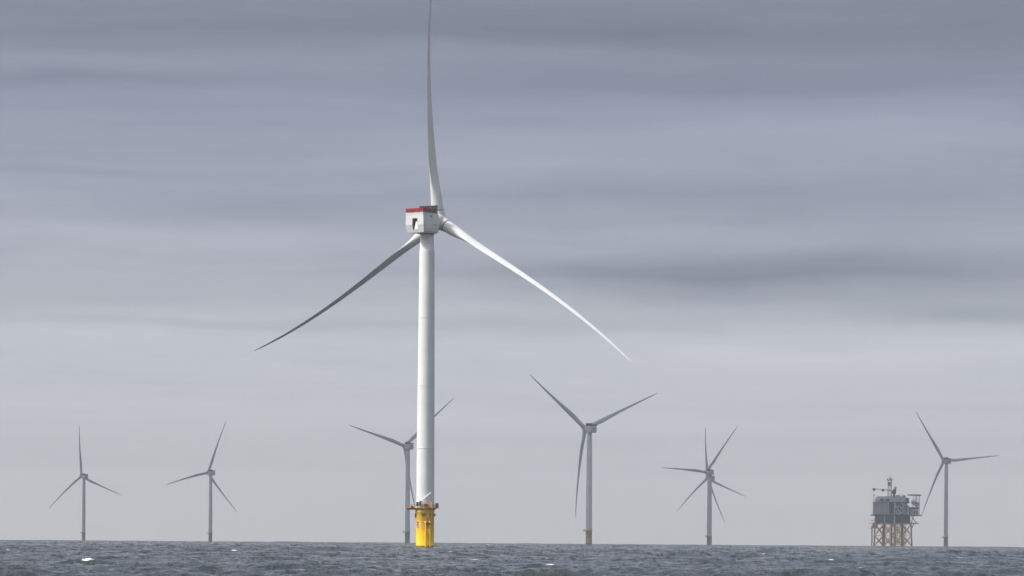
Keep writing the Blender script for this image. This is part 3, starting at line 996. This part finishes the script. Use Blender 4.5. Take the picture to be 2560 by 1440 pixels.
    for b in (14.2, 16.2):
        mb.tube(P(2.0, b, 51.2), P(2.0, b, 55.8), .9, n=10)
    bx(mb, 2.4, 6, 18.6, 28, 52.25, 55.0)
    obj('oil_tank', mb, M_TOPL, root)
    for k in range(5):
        b = 2.5 + 5.6 * k
        mb = MB().tube(P(.55, b, 40.6), P(.55, b, 49 + k % 3 * 2.2), .28, n=7).tube(P(.55, b, 49 + k % 3 * 2.2), P(.55, b + 3.2, 49 + k % 3 * 2.2), .28, n=7)
        obj('pipe_run', mb, M_TOPL if k % 2 else M_TOPD, root)
    for k in range(4):
        mb = MB()
        z0 = 42.5 + 3.2 * k
        x0, x1 = (12.4, 16.8) if k % 2 == 0 else (16.8, 12.4)
        mb.tube(P(.3, x0, z0), P(.3, x1, z0 + 3.2), .2, n=5).tube(P(-.5, x0, z0), P(-.5, x1, z0 + 3.2), .2, n=5)
        obj('stair_flight', mb, M_WHITE, root)
    mb = MB()
    bx(mb, -.4, .8, 1.5, 30, 56.0, 56.5)
    bx(mb, 1, LA + 4, -.2, .8, 56.25, 56.6)
    for k in range(14):
        mb.tube(P(-.3, 1.6 + 2.15 * k, 56.5), P(-.3, 1.6 + 2.15 * k, 58.0), .09, n=5).tube(P(1.2 + 2.6 * k, -.1, 56.6), P(1.2 + 2.6 * k, -.1, 58.1), .09, n=5)
    mb.tube(P(-.3, 1.6, 58.0), P(-.3, 29.6, 58.0), .1, n=5).tube(P(1.2, -.1, 58.1), P(35, -.1, 58.1), .1, n=5)
    obj('upper_walkway', mb, M_TOPD, root)
    # upper deck: cooling block right, accommodation with arched openings left
    mb = MB()
    bx(mb, .6, 21, 4.2, LB - 6.5, 56.2, 57.2)
    bx(mb, 1.6, 20, 5.5, LB - 8.5, 57.2, 63.6)
    obj('cooling_block', mb, M_TOPL, root)
    mb = MB()
    for k in range(6):
        b = 7 + 3.1 * k
        mb.tube(P(3, b, 63.6), P(3, b, 65.2 + (k * 37 % 5) * .35), .25, n=7)
    bx(mb, 2, 6, 9, 13, 63.6, 65.0)
    bx(mb, 2, 5, 21, 23.2, 63.6, 65.2)
    obj('roof_vent', mb, M_TOPS, root)
    mb = MB()
    bx(mb, 1.0, 8, LB - 8.4, LB - 3.5, 55.0, 62.0)
    obj('fan_house', mb, M_TOPD, root)
    mb = MB()
    bx(mb, 3.5, LA + 1.2, 2.0, 15, 56.2, 62.0)
    bx(mb, 5.0, LA - .2, 2.6, 14, 62.0, 63.6)
    ac = obj('upper_module', mb, M_TOPL, root)
    for a in (9.0, 18.5):
        mb = MB()
        pts = []
        m = 12
        for i in range(m + 1):
            t = math.pi * i / m
            pts.append((a + 3.7 - 3.7 * math.cos(t), 58.2 + 2.6 * math.sin(t) ** .6))
        pts = [(a, 57.0)] + pts + [(a + 7.4, 57.0)]
        vs = [P(x, 1.99, z) for x, z in pts] + [P(x, 1.7, z) for x, z in pts]
        k = len(pts)
        mb.add(vs, [tuple(range(k)), tuple(range(2 * k - 1, k - 1, -1))] + [(i, i + k, (i + 1) % k + k, (i + 1) % k) for i in range(k)])
        fr = obj('arched_frame', mb, M_TOPL, ac)
        mb = MB()
        bx(mb, a + .9, a + 6.5, 1.5, 1.69, 58.0, 60.2)
        obj('arched_opening', mb, M_DARK, fr)
    mb = MB()
    for a in (LA + 1.6, LA + 4.2):
        mb.tube(P(a, 1.5, 56.2), P(a, 1.5, 61.5), .22, n=6)
    bx(mb, LA + 1.3, LA + 4.5, 1.3, 5, 61.2, 61.7)
    bx(mb, LA + 1.3, LA + 4.5, 1.3, 5, 57.8, 58.2)
    obj('stair_tower', mb, M_TOPS, root)
    LF = LB + 6.5
    # open frame and stair at the right end
    mb = MB()
    for a, b in ((0, LF - 3), (0, LF + 4.2), (0, LF + 9.6), (6, LF + 9.6)):
        mb.tube(P(a, b, 40.6), P(a, b, 66), .42, n=7)
    for z in (47, 53.5, 60):
        mb.tube(P(0, LF - 3, z), P(0, LF + 9.6, z), .25, n=6)
    mb.tube(P(0, LF - 3, 53.5), P(0, LF + 4.2, 60), .22, n=6).tube(P(0, LF + 4.2, 53.5), P(0, LF - 3, 60), .22, n=6).tube(P(0, LF + 4.2, 47), P(0, LF + 9.6, 60), .22, n=6)
    fr = obj('crane_frame', mb, M_TOPL, root)
    mb = MB()
    bx(mb, -1, 7.5, LF - 4.5, LF + 12, 64.8, 66.4)
    obj('frame_roof', mb, M_TOPD, fr)
    for k in range(3):
        mb = MB()
        bx(mb, .6, 3.5, LF - 2 + 4.4 * k, LF + 1.4 + 4.4 * k, 54 - k * 1.5, 58.5 - k)
        obj('cable_reel', mb, M_TOPL if k != 1 else M_TOPS, fr)
    mb = MB()
    bx(mb, -1.6, 6, LF - 6.5, LF + 6.2, 40.6, 48.5)
    hb = obj('container_house', mb, M_TOPL, root)
    mb = MB()
    bx(mb, -1.9, 6.3, LF - 6.8, LF + 6.5, 48.5, 50.3)
    obj('container_roof', mb, M_DARK, hb)
    for b in (LF - 3.5, LF + 1.5):
        mb = MB()
        bx(mb, -1.85, -1.61, b, b + 2.2, 42.5, 45.5)
        obj('container_door', mb, M_TOPD, hb)
    # lower landing on the right with its struts
    mb = MB()
    bx(mb, -1, 8, LB - 1, LB + 13.5, 29.5, 30.6)
    mb.tube(P(0, LB + 5, 39.3), P(0, LB - .2, 30.5), .45, n=7).tube(P(0, LB + .5, 39.3), P(0, LB + 10, 30.5), .45, n=7).tube(P(0, LB + 5.5, 29.5), P(0, LB, 21.5), .45, n=7)
    for k in range(6):
        mb.tube(P(-.9, LB + 1 + 2.4 * k, 30.6), P(-.9, LB + 1 + 2.4 * k, 32.3), .09, n=5)
    mb.tube(P(-.9, LB + 1, 32.3), P(-.9, LB + 13.2, 32.3), .1, n=5)
    obj('lower_landing', mb, M_TOPD, root)
    # pedestal crane with its boom laid flat to the left, lattice mast behind it
    cx = P(5.5, 5.5, 0)
    mb = MB().tube((cx.x, cx.y, 56), (cx.x, cx.y, 66.5), 1.5, 1.3, 14)
    cr = obj('pedestal_crane', mb, M_TOPD, root)
    obj('crane_cab', MB().box(cx.x - 2.6, cx.x + 2.2, cx.y - 2.2, cx.y + 2.2, 66.5, 70.6).box(cx.x - 1.2, cx.x + 2.6, cx.y - 1.6, cx.y + 1.6, 70.6, 72.8), M_TOPD, cr)
    bm = MB()
    tip = Vector((cx.x - 24.5, cx.y, 72.6))
    b0 = Vector((cx.x - 2.0, cx.y, 70.6))
    for dy, dz in ((-.8, -.7), (.8, -.7), (-.8, .8), (.8, .8)):
        o = Vector((0, dy, dz))
        bm.tube(b0 + o, tip + o * .75, .16, n=5)
    m = 12
    for k in range(m):
        p = b0.lerp(tip, k / m)
        q = b0.lerp(tip, (k + 1) / m)
        for dy in (-.8, .8):
            s = -1 if k % 2 else 1
            bm.tube(p + Vector((0, dy, .75 * s)), q + Vector((0, dy, -.75 * s)), .09, n=5)
    obj('crane_boom', bm, M_TOPD, cr)
    obj('boom_head', MB().box(tip.x - 2.2, tip.x + .9, tip.y - 1.1, tip.y + 1.1, 70.4, 73.6).box(tip.x + 9, tip.x + 12, tip.y - .9, tip.y + .9, 69.8, 72.6), M_DARK, cr)
    obj('hook_block', MB().tube((tip.x - .8, tip.y, 70.4), (tip.x - .8, tip.y, 66), .07, n=5).box(tip.x - 1.6, tip.x, tip.y - .4, tip.y + .4, 63.9, 66).tube((tip.x - .8, tip.y, 63.9), (tip.x - .8, tip.y, 62.4), .25, n=6), M_TOPL, cr)
    mx, my = cx.x - 5.3, cx.y + 4
    mt = MB()
    w = 2.0
    for dx in (-w, w):
        for dy in (-w, w):
            mt.tube((mx + dx, my + dy, 62), (mx + dx, my + dy, 84.5), .24, n=6)
    zz = 63
    while zz < 83:
        for dx0, dy0, dx1, dy1 in ((-w, -w, w, -w), (w, -w, w, w), (w, w, -w, w), (-w, w, -w, -w)):
            mt.tube((mx + dx0, my + dy0, zz), (mx + dx1, my + dy1, zz + 4), .13, n=5)
            mt.tube((mx + dx0, my + dy0, zz + 4), (mx + dx1, my + dy1, zz + 4), .13, n=5)
        zz += 4
    ms = obj('lattice_mast', mt, M_TOPD, root)
    an = MB().box(mx - 2.4, mx + 2.4, my - 2.2, my + 2.2, 77.0, 78.2).box(mx - 2.4, mx + 2.4, my - 2.2, my + 2.2, 80.6, 81.3).box(mx - 3.2, mx + 3.4, my - 2.4, my + 2.4, 83.6, 84.4)
    an.box(mx - 3.2, mx - 2.0, my - 1, my + 1, 84.4, 86.0).box(mx + .1, mx + 1.2, my - 1, my + 1, 84.4, 87.6).box(mx + 2.2, mx + 3.4, my - 1, my + 1, 84.4, 85.8)
    an.tube((mx, my, 84), (mx, my, 89), .12, n=5).tube((mx + 2.4, my, 84), (mx + 2.4, my, 90), .09, n=5).tube((mx - 1.8, my - 1, 84), (mx - 1.8, my - 1, 88), .08, n=5)
    an.box(mx - 1.7, mx + 1.7, my - 2.3, my - 2.05, 78.6, 80.4)
    obj('antenna_cluster', an, M_DARK, ms)
    rd = MB().lathe([(.1, 0), (1.3, .4), (1.7, 1.4), (1.3, 2.5), (.1, 3.0)], 14)
    obj('radome', rd, M_TOPL, root, Matrix.Translation((mx + 7.2, my, 72.9)))
    obj('satellite_dome', MB().lathe([(1.2, 0), (1.3, .6), (.9, 1.5), (.1, 1.9)], 14), M_TOPL, root, Matrix.Translation((mx + 3.5, my + 3, 63.6)))
    return root


substation()


# ------------------------------------------------------------------ unseen cloud, placed and shaped to keep the sun off the wind farm behind
def shading_cloud():
    m = bpy.data.materials.new('cloud_vapour')
    m.use_nodes = True
    nt = m.node_tree
    nt.nodes.clear()
    d = nt.nodes.new('ShaderNodeBsdfDiffuse')
    d.inputs[0].default_value = (.78, .79, .81, 1)
    tr = nt.nodes.new('ShaderNodeBsdfTranslucent')
    tr.inputs[0].default_value = (.62, .64, .68, 1)
    mx = nt.nodes.new('ShaderNodeMixShader')
    mx.inputs[0].default_value = .55
    o = nt.nodes.new('ShaderNodeOutputMaterial')
    nt.links.new(d.outputs[0], mx.inputs[1])
    nt.links.new(tr.outputs[0], mx.inputs[2])
    nt.links.new(mx.outputs[0], o.inputs[0])
    # the rim thins out to nothing in shreds
    t = NT(nt)
    at = t.n('ShaderNodeAttribute', attribute_name='thickness').outputs['Fac']
    geo = t.n('ShaderNodeNewGeometry').outputs['Position']
    shred = t.noise(geo, .0028, 7, .62, .5)
    fac = t.maprange(t.m('ADD', at, t.m('MULTIPLY', t.m('SUBTRACT', shred, .5), .9)), .08, .42, 0, 1)
    clear = t.n('ShaderNodeBsdfTransparent')
    mx2 = t.n('ShaderNodeMixShader')
    t.put(mx2.inputs[0], fac)
    t.put(mx2.inputs[1], clear.outputs[0])
    t.put(mx2.inputs[2], mx.outputs[0])
    t.put(o.inputs[0], mx2.outputs[0])
    from mathutils import noise
    nr, na = 60, 132
    top, bot, thick = [], [], []
    for i in range(nr + 1):
        for j in range(na):
            rr, a = i / nr, 2 * math.pi * j / na
            lobe = 1 + .34 * noise.fractal(Vector((1.6 * math.cos(a), 1.6 * math.sin(a), 5)), 1, 2, 5)
            # between an ellipse and a rectangle
            sq = (abs(math.cos(a)) ** 3 + abs(math.sin(a)) ** 3) ** (-1 / 3)
            x = -1800 + 2750 * rr * lobe * sq * math.cos(a)
            y = 6000 + 4300 * rr * lobe * sq * math.sin(a)
            e = max(0.0, 1 - rr ** 3)
            h = e ** .5 * (240 + 300 * noise.fractal(Vector((x * .0014, y * .0014, 0)), 1, 2.1, 6))
            b = e ** .5 * (70 + 110 * noise.fractal(Vector((x * .0019, y * .0019, 9)), 1, 2.1, 6))
            top.append((x, y, 2200 + max(h, 3 * e)))
            bot.append((x, y, 2198 - max(b, 2 * e)))
            thick.append(e)
    n = len(top)
    fs = []
    for i in range(nr):
        for j in range(na):
            a, b = i * na + j, i * na + (j + 1) % na
            if i:
                fs += [(a, a + na, b + na, b), (n + a, n + b, n + b + na, n + a + na)]
            else:
                fs += [(0, a + na, b + na), (n, n + b + na, n + a + na)]
    for j in range(na):
        a, b = nr * na + j, nr * na + (j + 1) % na
        fs.append((a, n + a, n + b, b))
    c = obj('cloud', MB().add(top + bot, fs, True), m)
    c.data.attributes.new('thickness', 'FLOAT', 'POINT').data.foreach_set('value', thick + thick)
    c['kind'] = 'structure'
    c['label'] = 'unseen cloud placed to shade the far wind farm'


shading_cloud()


# ------------------------------------------------------------------ air
def haze():
    m = bpy.data.materials.new('sea_haze')
    m.use_nodes = True
    nt = m.node_tree
    nt.nodes.clear()
    pv = nt.nodes.new('ShaderNodeVolumePrincipled')
    pv.inputs['Color'].default_value = (.93, .95, 1.0, 1)
    pv.inputs['Density'].default_value = HAZE
    pv.inputs['Anisotropy'].default_value = .2
    o = nt.nodes.new('ShaderNodeOutputMaterial')
    nt.links.new(pv.outputs[0], o.inputs['Volume'])
    mb = MB().box(-16000, 16000, -16000, 16000, -20, 262)
    h = obj('haze', mb, m)
    h['kind'] = 'stuff'
    h['label'] = 'thin grey sea haze over the water'
    return h


if HAZE > 0:
    haze()
